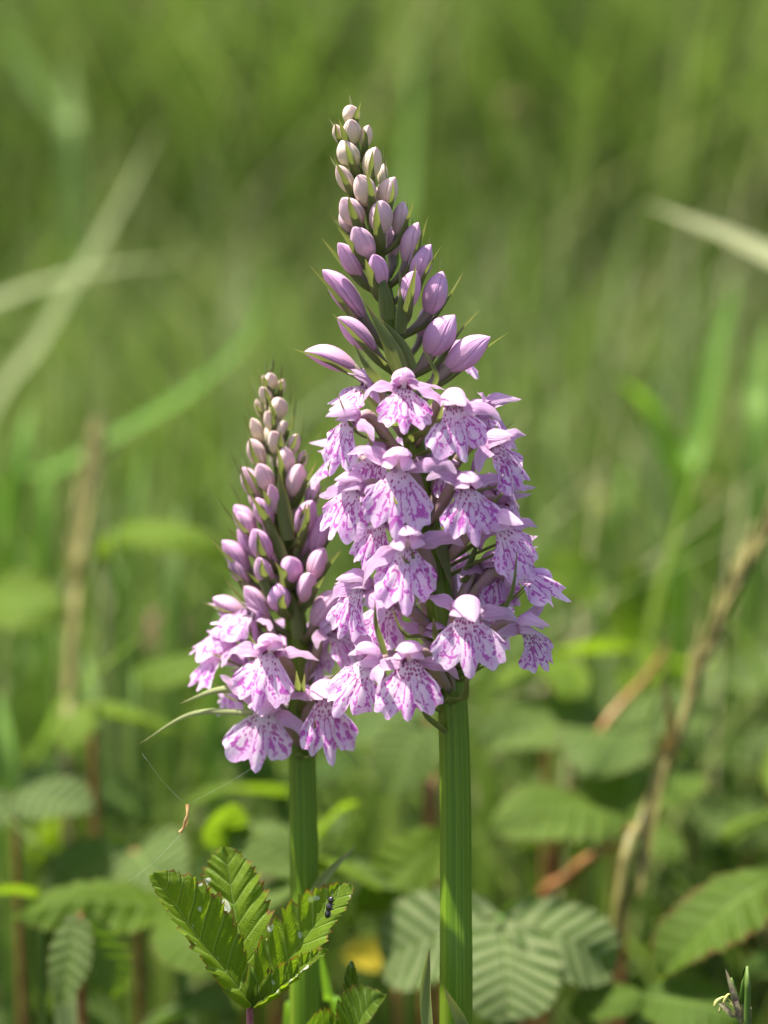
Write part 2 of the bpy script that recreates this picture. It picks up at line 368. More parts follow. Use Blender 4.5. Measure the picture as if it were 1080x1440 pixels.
meadow('grass_tussocks', 'low green grass growing up among the bramble leaves', wedge(4600, 0.16, 0.60, spread=0.30, base=0.10), 0.06, 0.19, 0.002, 0.0045, 0.35, 0.08)

# ------------------------------------------------------------------ orchid parts (shared meshes)
LIP_R = [(0, .96), (4, .92), (7, .80), (10.5, .69), (14, .78), (20, .86), (28, .86), (36, .82), (43, .76), (50, .65), (56, .50)]
def lip_mesh(seed):
    r_ = random.Random(seed); nphi, nt_ = 61, 18; V, UV = [], []
    ang = [a for a, _ in LIP_R]; rad = [b for _, b in LIP_R]
    f1, f2, p1, p2 = r_.uniform(4, 7), r_.uniform(5, 9), r_.uniform(0, 6), r_.uniform(0, 6)
    midl = r_.uniform(0.9, 1.06); refl = r_.uniform(0.10, 0.30); asym = r_.uniform(-0.06, 0.06); wid = r_.uniform(0.94, 1.08)
    ruf = r_.uniform(0.03, 0.065)
    for i in range(nt_):
        t = (i / (nt_ - 1)) ** 0.85
        for j in range(nphi):
            ps = j / (nphi - 1) * 2 - 1; ps = math.copysign(abs(ps) ** 1.15, ps); ph = ps * 56
            rr = float(np.interp(abs(ph), ang, rad)) * (1 + asym * math.copysign(1, ps) * (abs(ph) > 9))
            if abs(ph) < 10: rr *= midl
            rr *= 1 + 0.035 * math.sin(f2 * ps * 3.1 + p1) * min(1, abs(ph) / 14) + 0.012 * math.sin(29 * ps + p2)
            a = R(ph) * wid; x = 0.11 * ps * (1 - t) + rr * math.sin(a) * t
            s = rr * math.cos(a) * t                                  # distance down the lip
            # the lip leaves the throat forwards and bends down
            th = R(38) + R(40) * min(1, s / 0.5)
            fwd = 0.16 * (1 - math.exp(-s / 0.22)) + 0.20 * s
            dn = s * 0.96 - 0.03 * math.exp(-s / 0.1)
            y = -fwd + refl * x * x * 1.9 + ruf * t * t * math.sin(f1 * ps * 2.2 + p1 + t * 2) * (0.3 + abs(ps))
            y += -0.035 * math.exp(-(x / 0.06) ** 2) * t + 0.05 * t ** 4 * math.sin(p2 + ps * 3)
            V.append(Vector((x, y, -dn)) * CM); UV.append((ps * 0.5 + 0.5, t * rr))
    return build('lip', (V, grid_faces(nt_, nphi), UV), M['lip'])
def lanc(u): return max(0.0, min(1.0, (u / 0.35) ** 0.5 if u < 0.35 else ((1 - u) / 0.65) ** 0.62)) * 0.97 + 0.03 * (u < 0.97)
def ovate(u): return 0.45 + 0.55 * math.sin(math.pi * min(1, u / 0.62) / 2) if u < 0.62 else max(0.03, math.cos(math.pi / 2 * ((u - 0.62) / 0.38)) ** 0.75)
def sep_mesh(seed, sgn):
    r_ = random.Random(seed * 2 + (sgn > 0)); up = r_.uniform(-0.32, 0.26); back = r_.uniform(-0.32, 0.22); L = r_.uniform(0.64, 0.84); cu = r_.uniform(-0.2, 0.12)
    P = [Vector((sgn * 0.07, 0.05, 0.02)), Vector((sgn * L * 0.40, back * 0.4 - 0.02, 0.13 + up * .3)), Vector((sgn * L * 0.75, back * 0.7, 0.14 + up * .75)), Vector((sgn * L, back, 0.08 + up + cu))]
    g = sheet([p * CM for p in P], 0.15 * CM, (0, 0.5, 1.0), cup=0.75 * (1 if sgn > 0 else -1) or .5, n=16, nv=7, twist=r_.uniform(-0.8, 0.4) * sgn, ruffle=0.03 * CM, prof=lanc, seed=seed)
    return build('lateral_sepal', g, M['petal'])
def dorsal_mesh(seed):
    r_ = random.Random(seed); fw = r_.uniform(0.34, 0.52)
    P = [Vector((0, 0.13, -0.02)), Vector((0, 0.11, 0.19)), Vector((0, -0.06, 0.31)), Vector((r_.uniform(-.03, .03), -fw, 0.19 + r_.uniform(-.06, .10)))]
    return build('dorsal_sepal', sheet([p * CM for p in P], 0.235 * CM, (1, 0, 0), cup=1.2, n=18, nv=11, ruffle=0.022 * CM, prof=ovate, seed=seed), M['petal'])
def hoodpet_mesh(seed, sgn):
    r_ = random.Random(seed * 3 + (sgn > 0)); fw = r_.uniform(0.26, 0.42)
    P = [Vector((sgn * 0.07, 0.12, -0.01)), Vector((sgn * 0.145, 0.07, 0.10)), Vector((sgn * 0.14, -0.05, 0.17)), Vector((sgn * 0.07, -fw, 0.13 + r_.uniform(-.04, .03)))]
    return build('petal', sheet([p * CM for p in P], 0.13 * CM, (0.5, -sgn, -0.3 * sgn), cup=0.8, n=14, nv=8, ruffle=0.01 * CM, prof=ovate, seed=seed), M['petal'])
def lathe(prof, n=10, axis_curve=None):
    V, UV = [], []
    for i, (z, r_) in enumerate(prof):
        for j in range(n):
            a = 2 * math.pi * j / n; V.append(Vector((r_ * math.cos(a), r_ * math.sin(a), z))); UV.append((i / (len(prof) - 1), j / n))
    return V, grid_faces(len(prof), n, True), UV
def column_mesh():
    V, F, UV = lathe([(-0.06, 0.02), (-0.03, 0.075), (0.04, 0.085), (0.11, 0.075), (0.16, 0.045), (0.175, 0.01)], 12)
    V = [Vector((v.x * 0.75, v.y * 0.6 + 0.03 - v.z * 0.40, v.z * 0.8 + 0.03)) * CM for v in V]
    return build('column', (V, F, UV), M['column'])
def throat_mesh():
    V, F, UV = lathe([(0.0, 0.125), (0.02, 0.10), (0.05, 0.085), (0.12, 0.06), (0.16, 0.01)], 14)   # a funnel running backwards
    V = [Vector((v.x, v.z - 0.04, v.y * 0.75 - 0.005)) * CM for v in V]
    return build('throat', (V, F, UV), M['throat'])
def spur_mesh():
    return build('spur', tube([Vector(p) * CM for p in ((0, 0.05, -0.02), (0, 0.25, -0.10), (0, 0.45, -0.26), (0, 0.58, -0.48))], [0.09 * CM, 0.07 * CM, 0.055 * CM, 0.03 * CM], 10, 8), M['spur'])
LIPS = [lip_mesh(s) for s in range(14)]
SEPS = {s: [sep_mesh(i + 5, s) for i in range(10)] for s in (-1, 1)}
DORS = [dorsal_mesh(i) for i in range(8)]
HPET = {s: [hoodpet_mesh(i, s) for i in range(4)] for s in (-1, 1)}
COLUMN, THROAT, SPUR = column_mesh(), throat_mesh(), spur_mesh()

def bud_mesh(seed):
    r_ = random.Random(seed); n, ns = 18, 30; V, UV = [], []
    b = r_.uniform(0.02, 0.12); hook = r_.uniform(0.05, 0.42); az = 0.0
    for i in range(n):
        u = i / (n - 1)
        r0 = 0.5 * math.sin(math.pi * min(1, 0.09 + 0.91 * u ** 1.05)) ** 0.62 * (1 - 0.06 * u)
        if u > 0.8: r0 *= 1 - 0.15 * ((u - 0.8) / 0.2)
        r0 = max(r0, 0.012)
        for j in range(ns):
            a = 2 * math.pi * j / ns; rr = r0 * (1 + 0.085 * math.cos(3 * (a + az)) - 0.04 * max(0, math.cos(3 * (a + az) + 1.9)) ** 8)
            V.append(Vector((rr * math.cos(a), rr * math.sin(a) - b * math.sin(math.pi * u) - hook * u ** 5, u))); UV.append((u, j / ns * 0.999))
    return build('bud', (V, grid_faces(n, ns, True) + [tuple(range((n - 1) * ns, n * ns))], UV), M['bud'])
BUDS = [bud_mesh(i) for i in range(7)]

def frame_mat(yaw, pitch, roll):
    return Matrix.Rotation(R(yaw), 3, 'Z') @ Matrix.Rotation(R(pitch), 3, 'X') @ Matrix.Rotation(R(roll), 3, 'Y')

class Orchid:
    def __init__(s, label, axis_px, y, radii, ribs):
        pts = [af(px, py, y) for px, py in axis_px]
        root = Vector((pts[0].x, pts[0].y - 0.01, 0.0))
        s.pts = [root, root + (pts[0] - root) * 0.5] + pts
        s.root = thing('spotted_orchid', label, 'orchid', root); s.o = root; s.y = y
        V, F, UV = tube([p - root for p in s.pts], radii, 60, 48, ribs, 0.011)
        link('stem', mesh('stem', V, F, M['stem'], UV), s.root, purple=0.0)
        s.k = 0
    def axis(s, z):
        p = s.pts
        for a, b in zip(p, p[1:]):
            if z <= b.z or b is p[-1]:
                t = (z - a.z) / (b.z - a.z); return a + (b - a) * t
    def flower(s, px, py, yaw, pitch=0.0, roll=0.0, size=1.0, radius=1.15, yoff=0.0, lip=None, sep=None):
        s.k += 1; rr = random.Random(s.k * 13 + 1)
        pos = af(px, py, s.y - radius * CM * math.cos(R(yaw)) + yoff * CM)
        mt = frame_mat(yaw, pitch, roll)
        f = link('flower', None, s.root, pos - s.o, mt.to_euler(), size); f.empty_display_size = 0.003
        link('lip', LIPS[lip if lip is not None else rr.randrange(len(LIPS))], f, rot=(rr.uniform(-.18, .12), rr.uniform(-.08, .08), rr.uniform(-.12, .12)), scale=(rr.uniform(.86, 1.08), rr.uniform(.9, 1.3), rr.uniform(.90, 1.04)))
        for sg in (-1, 1):
            link('lateral_sepal', SEPS[sg][rr.randrange(10)], f, rot=(rr.uniform(-.35, .35), rr.uniform(-.45, .45), rr.uniform(-.3, .3)), scale=(1, rr.uniform(.85, 1.1), rr.uniform(.75, 1.05)))
            link('petal', HPET[sg][rr.randrange(4)], f, rot=(rr.uniform(-.1, .1), 0, 0), scale=1.15)
        link('dorsal_sepal', DORS[rr.randrange(8)], f, rot=(rr.uniform(-.12, .12), rr.uniform(-.1, .1), 0), scale=1.15)
        link('column', COLUMN, f); link('throat', THROAT, f); link('spur', SPUR, f)
        # ovary from the stem to the back of the flower
        ax = s.axis(pos.z - 0.75 * CM); back = pos + mt @ Vector((0, 0.11, 0.02)) * CM * size
        out = Vector((math.sin(R(yaw)), -math.cos(R(yaw)), 0))
        st = ax + out * 0.17 * CM
        mid1 = st.lerp(back, 0.33) + Vector((0, 0, 0.16 * CM)) + out * 0.05 * CM; mid2 = st.lerp(back, 0.72) + Vector((0, 0, 0.24 * CM))
        inv = mt.inverted()
        V, F, UV = tube([inv @ (q - pos) / size for q in (st, mid1, mid2, back)], [0.05 * CM, 0.10 * CM, 0.10 * CM, 0.06 * CM], 12, 10, 3, 0.12)
        link('ovary', mesh('ovary', V, F, M['ovary'], UV), f)
        if rr.random() < 0.85:
            sd = rr.choice((-1, 1)); lat = Vector((out.y, -out.x, 0)) * sd
            L = rr.uniform(1.0, 1.6) * CM
            s.bract([ax + out * 0.16 * CM - Vector((0, 0, .25 * CM)), ax + out * 0.45 * CM + lat * 0.12 * CM + Vector((0, 0, -.05 * CM)), ax + out * L * 0.75 + lat * 0.30 * CM + Vector((0, 0, rr.uniform(.1, .5) * CM)),
                     ax + out * L + lat * 0.38 * CM + Vector((0, 0, rr.uniform(0.3, 1.0) * CM))], rr.uniform(0.10, 0.15) * CM)
        return f
    def bract(s, P, width, pale=0.0):
        d = (P[-1] - P[0]).normalized(); mid = P[len(P) // 2]; ax = s.axis(mid.z); out = (mid - ax); out.z = 0
        if out.length < 1e-5: out = Vector((0, -1, 0))
        side = out.cross(d).normalized()
        def prof(u): return 0.85 + 0.15 * math.sin(math.pi * min(1, u * 3.2) / 2) if u < 0.30 else max(0.02, (1 - (u - 0.30) / 0.70) ** 0.9)
        g = sheet([q - s.o for q in P], width, side, cup=0.9, n=16, nv=7, twist=random.uniform(-0.3, 0.3), prof=prof, seed=s.k)
        link('bract', build('bract', g, M['bract']), s.root, pale=pale)
    def bud(s, px, py, L, W, tilt, stage, yoff=None, spike_r=0.4, bract=True):
        """centre pixel, length / width in photo px, tilt deg of the tip to the right"""
        s.k += 1; rr = random.Random(s.k * 7 + 3)
        c = af(px, py, s.y); ax = s.axis(c.z); dx = (c.x - ax.x) / CM
        sn = max(-0.96, min(0.96, dx / spike_r)); az = math.asin(sn)
        y = s.y - spike_r * CM * math.cos(az) if yoff is None else s.y + yoff * CM
        c = af(px, py, y)
        t = R(tilt); d = Vector((math.sin(t), -0.22 * math.cos(az) if yoff is None else 0.15, math.cos(t))).normalized()
        L = L / PXCM * CM * 1.06; W = W / PXCM * CM * 1.04
        base = c - d * L * 0.5
        out = Vector((sn, -math.cos(az) if yoff is None else 0.5, 0)).normalized()
        z = d; x = Vector((out.y, -out.x, 0)); x = (x - z * x.dot(z)).normalized(); yv = z.cross(x)
        if yv.dot(out) > 0: x, yv = -x, -yv
        mt = Matrix((x, yv, z)).transposed()
        b = link('bud', BUDS[s.k % len(BUDS)], s.root, base - s.o, mt.to_euler(), (W, W, L), stage=stage)
        # short stalk (ovary) below the bud
        a2 = s.axis(base.z - L * 0.55); st = a2 + out * 0.10 * CM
        V, F, UV = tube([st, st.lerp(base, .55) + out * 0.04 * CM, base + d * L * 0.08], [0.035 * CM, W * 0.20, W * 0.24], 8, 8)
        inv = mt.inverted(); sv = Vector((1 / W, 1 / W, 1 / L))
        V = [Vector((q.x * sv.x, q.y * sv.y, q.z * sv.z)) for q in (inv @ (v - base) for v in V)]
        link('ovary', mesh('ovary', V, F, M['ovary'], UV), b)
        if bract:
            lat = x * rr.choice((-1, 1)); o2 = out * W
            low = s.axis(base.z - L * 0.62)
            P = [low + out * 0.11 * CM, low.lerp(base, 0.6) + o2 * 0.62 + lat * W * 0.15, base + d * L * 0.45 + o2 * 0.66 + lat * W * 0.34,
                 base + d * L * rr.uniform(0.88, 1.25) + o2 * rr.uniform(0.65, 1.0) + lat * W * rr.uniform(0.35, 0.7)]
            s.bract(P, max(0.06, 0.085 + 0.05 * stage) * CM)

# ------------------------------------------------------------------ tall orchid
T = Orchid('taller spotted orchid with dense pink flower spike on thick green stem', [(641, 1440), (641, 1280), (640, 1100), (634, 960), (614, 820), (592, 680), (570, 560), (548, 440), (525, 320), (505, 225), (494, 160)], 0.0,
           [.27 * CM, .26 * CM, .245 * CM, .235 * CM, .23 * CM, .22 * CM, .20 * CM, .17 * CM, .14 * CM, .11 * CM, .08 * CM, .05 * CM, .03 * CM], 12)
for a in ((568, 548, 3, -22, 0, .82, 1.0), (492, 592, -48, 0, 6, .86), (637, 574, 16, -4, -6, .88), (692, 578, 86, -6, 0, .78), (561, 662, -3, 0, 0, 1.02), (657, 690, 14, -2, -5, .88),
          (694, 630, 55, -8, -14, .84), (497, 690, -46, 2, 6, .88), (712, 706, 96, -4, 0, .82), (573, 772, 0, 2, 0, 1.02, 1.2), (703, 744, 40, 0, -12, .92), (728, 782, 84, -10, 0, .84),
          (507, 828, -56, 4, 5, .92), (655, 868, 8, 0, -3, 1.0, 1.2), (722, 806, 72, -42, -6, .92), (738, 886, 52, 6, -14, .80), (577, 932, -8, -2, -4, .96, 1.2), (518, 934, -40, -6, 16, .98)):
    T.flower(*a)
for a in ((548, 850, -25, 0, 8, .9, 1.0, 1.1), (668, 586, 62, -12, -10, .74, .9, .3), (692, 838, 44, 0, 0, .85, .8, .9), (512, 545, -62, -24, 8, .72, .8, .1), (700, 690, 60, 0, 0, .75, .8, .8), (470, 640, -100, 0, 0, .7, .7, .5),
          (640, 500, 118, -20, 0, .6, .5, .2), (535, 735, -32, 0, 6, .8, .5, .2), (622, 655, 30, 0, -5, .75, .4, .2), (690, 800, 42, 0, -6, .8, .6, .3), (532, 640, -38, 0, 6, .75, .5, .2), (610, 900, 20, 0, 0, .8, .4, .3), (600, 700, 170, 0, 0, .8), (640, 800, 150, 0, 0, .85), (560, 800, -150, 0, 0, .85), (590, 600, -170, 0, 0, .7)):
    T.flower(*a)
C1 = lambda cx, cy: (420 + cx * 0.2778, 120 + cy * 0.2778)
tb = [(263, 140, 95, 85, 0), (268, 228, 128, 90, 0), (205, 240, 92, 52, -5), (340, 255, 112, 62, 5), (250, 340, 135, 105, -25), (368, 385, 158, 92, 5), (240, 465, 150, 78, -20), (330, 520, 162, 108, -15),
      (450, 535, 152, 98, 5), (275, 625, 158, 112, -20), (412, 660, 168, 112, 0), (515, 670, 158, 80, 5), (325, 785, 175, 108, -20), (560, 790, 192, 98, 5), (265, 870, 185, 88, -25), (400, 930, 175, 108, -10),
      (605, 890, 182, 112, 10), (560, 1030, 198, 118, 8), (690, 1045, 205, 130, 14), (238, 1040, 285, 132, -32), (300, 1240, 225, 122, -38), (705, 1250, 210, 165, 18), (160, 1370, 235, 122, -62), (845, 1335, 235, 150, 38)]
for cx, cy, L, W, t in tb:
    px, py = C1(cx, cy); st = max(0.0, min(1.0, (cy - 430) / 480))
    T.bud(px, py, L * .2778 * 1.04, W * .2778 * (1.05 if cy < 900 else 0.92), t, st, spike_r=0.22 + 0.42 * min(1, cy / 1100))
for cx, cy, L, W, t in ((420, 450, 100, 55, 0), (235, 690, 110, 62, -20), (630, 1190, 170, 80, 8), (470, 780, 160, 90, 0), (380, 590, 140, 90, 0), (300, 400, 130, 80, 0)):
    px, py = C1(cx, cy); T.bud(px, py, L * .2778, W * .2778, t, max(0.0, min(1.0, (cy - 430) / 480)), yoff=0.22)
# bracts standing clear of the buds
for (b, m, t, wd, y0, y1) in (((500, 178), (495, 152), (491, 133), .04, -.05, 0), ((478, 205), (471, 185), (463, 166), .05, -.2, -.2), ((545, 250), (541, 225), (538, 203), .04, -.1, 0), ((487, 262), (474, 240), (464, 220), .05, -.2, -.1),
                              ((574, 335), (574, 300), (571, 270), .05, -.1, 0), ((583, 340), (581, 318), (580, 302), .04, 0, 0), ((592, 410), (602, 370), (605, 330), .07, -.1, 0), ((616, 400), (619, 380), (622, 362), .05, 0, 0),
                              ((566, 530), (545, 480), (512, 422), .15, -.5, -.75), ((580, 520), (560, 480), (532, 446), .12, -.4, -.55), ((545, 450), (540, 410), (524, 352), .13, -.5, -.6), ((565, 470), (568, 420), (561, 378), .12, -.45, -.55),
                              ((535, 545), (516, 520), (496, 480), .11, -.5, -.7), ((575, 600), (545, 590), (505, 545), .16, -.4, -.9), ((600, 560), (615, 530), (592, 486), .07, -.4, -.8),
                              ((672, 730), (712, 690), (742, 632), .10, -.1, -.1), ((705, 870), (722, 830), (728, 768), .06, -.9, -1.2), ((540, 920), (528, 880), (527, 842), .07, -1.1, -1.5), ((620, 760), (628, 790), (636, 830), .12, -.3, -.5),
                              ((655, 820), (665, 790), (676, 750), .13, -.3, -.3), ((600, 700), (585, 720), (596, 780), .12, -.4, -.3), ((625, 1032), (600, 1010), (590, 985), .10, -.15, -.5), ((662, 955), (672, 940), (690, 915), .12, -.1, .2)):
    T.bract([af(b[0], b[1], y0 * CM), af(m[0], m[1], (y0 + y1) / 2 * CM - .0006), af(t[0], t[1], y1 * CM)], wd * CM)
# sheathing stem leaves low on the stem
for (b, m, t, wd, y0, y1) in (((606, 1490), (598, 1400), (604, 1332), .10, -.35, -.45), ((664, 1500), (650, 1440), (624, 1388), .11, -.35, -.5)):
    g = sheet([af(b[0], b[1], y0 * CM) - T.o, af(m[0], m[1], y0 * CM) - T.o, af(t[0], t[1], y1 * CM) - T.o], wd * CM, (1, 0, 0), 0.9, 18, 7)
    link('stem_leaf', build('stem_leaf', g, M['bract']), T.root, pale=0.1)

# ------------------------------------------------------------------ shorter orchid
S = Orchid('shorter spotted orchid with mostly closed buds on slim stem', [(428, 1440), (428, 1250), (425, 1080), (421, 940), (413, 850), (403, 760), (394, 660), (385, 580), (381, 530)], 0.014,
           [.24 * CM, .235 * CM, .23 * CM, .22 * CM, .21 * CM, .19 * CM, .16 * CM, .13 * CM, .10 * CM, .06 * CM, .03 * CM], 8)
for a in ((380, 922, -14, -12, 4, .95, 1.1), (455, 985, 10, -4, -3, 1.0, 1.1), (372, 1000, -6, 0, 4, 1.0, .8), (325, 880, -84, -30, 0, .85, .9), (470, 880, 75, -40, 0, .8, .6, .3), (345, 950, -70, -10, 0, .8, .6, .4),
          (318, 915, -78, -22, 0, .85, .9), (352, 868, -55, -45, 8, .72, .8), (466, 892, 55, -30, -10, .8, .8), (440, 905, 20, -10, 0, .7, .3, .4), (430, 960, 170, 0, 0, .8), (415, 880, -150, 0, 0, .7)):
    S.flower(*a)
C4 = lambda cx, cy: (260 + cx * 0.2153, 490 + cy * 0.2153)
sb = [(560, 205, 110, 75, 0), (520, 205, 70, 36, -5), (628, 245, 100, 52, 5), (530, 300, 130, 72, -18), (605, 385, 150, 110, 5), (483, 385, 110, 42, -12), (560, 465, 140, 80, -15), (478, 525, 160, 75, -12),
      (635, 520, 120, 75, 8), (592, 600, 150, 95, -10), (705, 620, 145, 75, 10), (475, 670, 180, 105, -15), (655, 730, 180, 105, 0), (525, 830, 190, 110, -12), (445, 865, 205, 105, -14), (720, 845, 210, 115, 8),
      (580, 975, 200, 75, -5), (760, 720, 120, 60, 6), (400, 1110, 205, 115, -22), (515, 1060, 190, 100, -22), (505, 1270, 220, 125, -12), (410, 1260, 180, 80, -20), (345, 1340, 230, 115, -28), (790, 1090, 230, 120, 8),
      (870, 1190, 260, 110, 10), (690, 1430, 170, 130, 0), (615, 1620, 170, 130, 0), (830, 950, 170, 90, 10), (740, 1110, 160, 45, 8)]
for cx, cy, L, W, t in sb:
    px, py = C4(cx, cy); st = max(0.0, min(1.0, (cy - 520) / 600))
    S.bud(px, py, L * .2153 * 1.12, W * .2153 * 1.18, t, st, spike_r=0.2 + 0.42 * min(1, cy / 1200))
for cx, cy, L, W, t in ((560, 560, 140, 80, 0), (640, 900, 180, 100, 4), (560, 1150, 190, 100, -5), (600, 700, 160, 90, 0), (540, 380, 120, 70, 0), (680, 1010, 190, 100, 6), (470, 980, 190, 100, -10), (760, 1260, 210, 110, 8), (640, 1180, 200, 110, 0), (600, 1400, 200, 110, -4)):
    px, py = C4(cx, cy); S.bud(px, py, L * .2153, W * .2153, t, max(0.0, min(1.0, (cy - 520) / 600)), yoff=0.22)
for px, py, L, W, t in ((362, 845, 58, 28, -25), (322, 852, 50, 28, -55), (338, 800, 46, 25, -22), (372, 800, 44, 26, -10), (445, 790, 52, 28, 12), (458, 850, 66, 32, 30), (430, 822, 48, 28, 8), (346, 735, 40, 24, -18)):
    S.bud(px, py, L, W, t, 0.85, spike_r=0.7)
for (b, m, t, wd, y0, y1) in (((375, 535), (373, 520), (372, 502), .06, -.1, -.1), ((380, 530), (384, 515), (383, 501), .06, -.1, -.1), ((398, 545), (397, 525), (397, 508), .06, -.1, -.1), ((362, 565), (356, 545), (353, 527), .06, -.1, 0),
                              ((368, 580), (365, 550), (363, 522), .06, -.2, -.2), ((408, 570), (411, 550), (411, 532), .06, 0, 0), ((412, 605), (416, 575), (418, 552), .06, 0, 0), ((358, 610), (349, 580), (344, 560), .05, 0, 0),
                              ((420, 640), (426, 605), (428, 581), .045, -.1, 0), ((352, 640), (344, 615), (338, 593), .05, 0, 0), ((343, 680), (332, 655), (323, 632), .05, 0, 0), ((352, 670), (344, 645), (337, 634), .05, 0, 0),
                              ((340, 715), (328, 690), (319, 670), .055, 0, 0), ((432, 670), (440, 630), (454, 602), .06, .2, .1), ((335, 800), (312, 775), (285, 745), .06, -.2, -.1), ((340, 830), (325, 800), (312, 775), .07, -.2, -.1),
                              ((405, 760), (398, 700), (391, 660), .13, -.55, -.65), ((398, 790), (382, 750), (365, 705), .12, -.5, -.65), ((420, 780), (432, 740), (438, 690), .12, -.3, -.4), ((385, 860), (365, 810), (360, 770), .10, -.6, -.7),
                              ((420, 900), (416, 860), (408, 830), .11, -.4, -.6), ((430, 860), (440, 800), (436, 745), .10, -.2, -.2), ((440, 930), (462, 900), (480, 880), .14, -.1, -.1),
                              ((355, 1002), (270, 1004), (196, 1046), .055, -.9, -.8), ((345, 968), (300, 972), (252, 990), .07, -.9, -.9), ((470, 1040), (492, 1060), (510, 1090), .06, .2, .2)):
    S.bract([af(b[0], b[1], S.y + y0 * CM), af(m[0], m[1], S.y + (y0 + y1) / 2 * CM), af(t[0], t[1], S.y + y1 * CM)], wd * CM, pale=0.6 if t[1] > 980 else 0.0)
g = sheet([af(425, 1330, .012) - S.o, af(445, 1250, .011) - S.o, af(502, 1187, .010) - S.o], .09 * CM, (1, 0, .3), 0.8, 18, 7)
link('stem_leaf', build('stem_leaf', g, M['bract']), S.root, pale=0.35)

# ------------------------------------------------------------------ brambles
def leaflet(base, tip, normal, width, fold=0.2, bow=0.1, nv=8, rows=44, cols=13, pleat=0.02, teeth=0.10, curl=0.0, seed=0, sh=0.30):
    base, tip = Vector(base), Vector(tip); D = tip - base; L = D.length; Tt = D / L
    Nn = Vector(normal); Nn = (Nn - Tt * Nn.dot(Tt)).normalized(); Sd = Tt.cross(Nn); rr = random.Random(seed)
    V, UV = [], []; ph = [rr.uniform(0, 6) for _ in range(3)]
    for i in range(rows):
        u = i / (rows - 1)
        w0 = width * (math.sin(math.pi * min(1, u ** 0.72 * 0.97 + 0.03)) ** 0.75 * (1 - 0.10 * u) + 0.02 * (1 - u))
        for j in range(cols):
            v = j / (cols - 1) * 2 - 1; av = abs(v)
            fr = (u * nv * 2 + (0.3 if v > 0 else 0)) % 1.0; fr2 = (u * nv) % 1.0
            w_ = w0 * (1 + teeth * (fr - 0.5) * 1.6 + teeth * 0.8 * (fr2 - 0.5) + 0.04 * math.sin(u * 9 + ph[0] + v))
            al = L * (u + av * sh * u * (1 - u)) + L * 0.25 * teeth * av ** 4 * fr * (1 - u)
            pl = pleat * (0.55 + 0.45 * math.sin(u * 7 + ph[2] + v * 1.5)) * L * (0.5 - 0.5 * math.cos(2 * math.pi * u * nv) - 0.5) * (0.25 + 0.75 * av) * math.sin(math.pi * min(1, u * 1.1 + 0.05)) * (1 if av > 0.05 else 0)
            z = bow * L * 4 * u * (1 - u) + fold * w_ * av + pl + curl * L * u * u * u - 0.25 * width * abs(fold) * 0 + 0.03 * L * math.sin(u * 5 + ph[1] + v * 2.5) + 0.006 * L * math.sin(u * 31 + v * 9 + ph[0]) * av
            V.append(base + Tt * al + Sd * w_ * v * math.sqrt(max(0.05, 1 - min(0.95, fold * fold * 0.5))) + Nn * z); UV.append((u, v * 0.5 + 0.5))
    return V, grid_faces(rows, cols), UV

def shoot(label, base_px, y, leaflets, sh=0.62, tone=0.5, pale=0.0, red=0.3, group=None, stalk='petiole', hi=False, chew=0.0, dx=0.0, nv=8, thick=0.07, yellow=0.0):
    """a bramble shoot rooted in the ground: stalk and one compound leaf; leaflets = (tip_px, tip_y, rel_width, normal, fold, bow)"""
    place = af if hi else at; bp = place(*base_px, y); y = bp.y; root = Vector((bp.x + dx, y + abs(dx) * 0.3, 0.0))
    t = thing('bramble_shoot', label, 'bramble', root, group)
    V, F, UV = tube([Vector((0, 0, -0.005)), (bp - root) * 0.5 + Vector((dx * 0.2, 0, 0)), bp - root], [thick * 1.5 * CM, thick * 1.2 * CM, thick * CM], 12, 8)
    link('stalk', mesh('stalk', V, F, M[stalk], UV), t)
    for i, (tip, ty, wr, nrm, fold, bow) in enumerate(leaflets):
        tp = place(*tip, ty); L = (tp - bp).length
        g = leaflet(bp - root, tp - root, nrm, L * wr, fold, bow, nv=nv, rows=nv * (14 if hi else 8) + 1, cols=25 if hi else 11, pleat=0.045 if hi else 0.03, teeth=0.13 if hi else 0.07, seed=i + int(tip[0]), sh=sh)
        link('leaflet', build('leaflet', g, M['leaf']), t, tone=max(0, min(1, tone + random.uniform(-.12, .12))), pale=pale, red=red, veins=float(nv), chew=chew, yellow=yellow)
    return t

UPF = (0, -0.45, 1); BACK = (0.1, 0.55, 1); FRONT = (0, -1, 0.35)
# the sharp young leaf in front of the short stem
shoot('sharp young bramble leaf with serrated pleated leaflets and crimson stalk', (351, 1415), -0.004,
      [((214, 1228), -0.006, 0.21, (0.62, -0.62, 0.42), 0.55, 0.02), ((316, 1190), 0.003, 0.24, (0.05, -1, 0.05), 0.45, -0.03), ((494, 1244), -0.004, 0.20, (-0.50, -0.85, 0.35), 0.50, 0.03), ((460, 1335), -0.010, 0.13, (-0.25, -0.5, 0.8), 0.6, -0.03)],
      sh=0.75, tone=0.95, red=0.95, hi=True, chew=1.0, nv=8, thick=0.05)
shoot('small pleated bramble leaf tip low between the two stems', (488, 1475), -0.012,
      [((540, 1398), -0.02, 0.33, (-0.3, -0.6, 0.8), 0.5, 0.05), ((428, 1442), -0.02, 0.30, (0.3, -0.6, 0.9), 0.5, 0.05), ((495, 1352), -0.004, 0.10, FRONT, 0.6, 0.0)], tone=0.5, red=0.7, hi=True, chew=0.5, nv=7, thick=0.05)
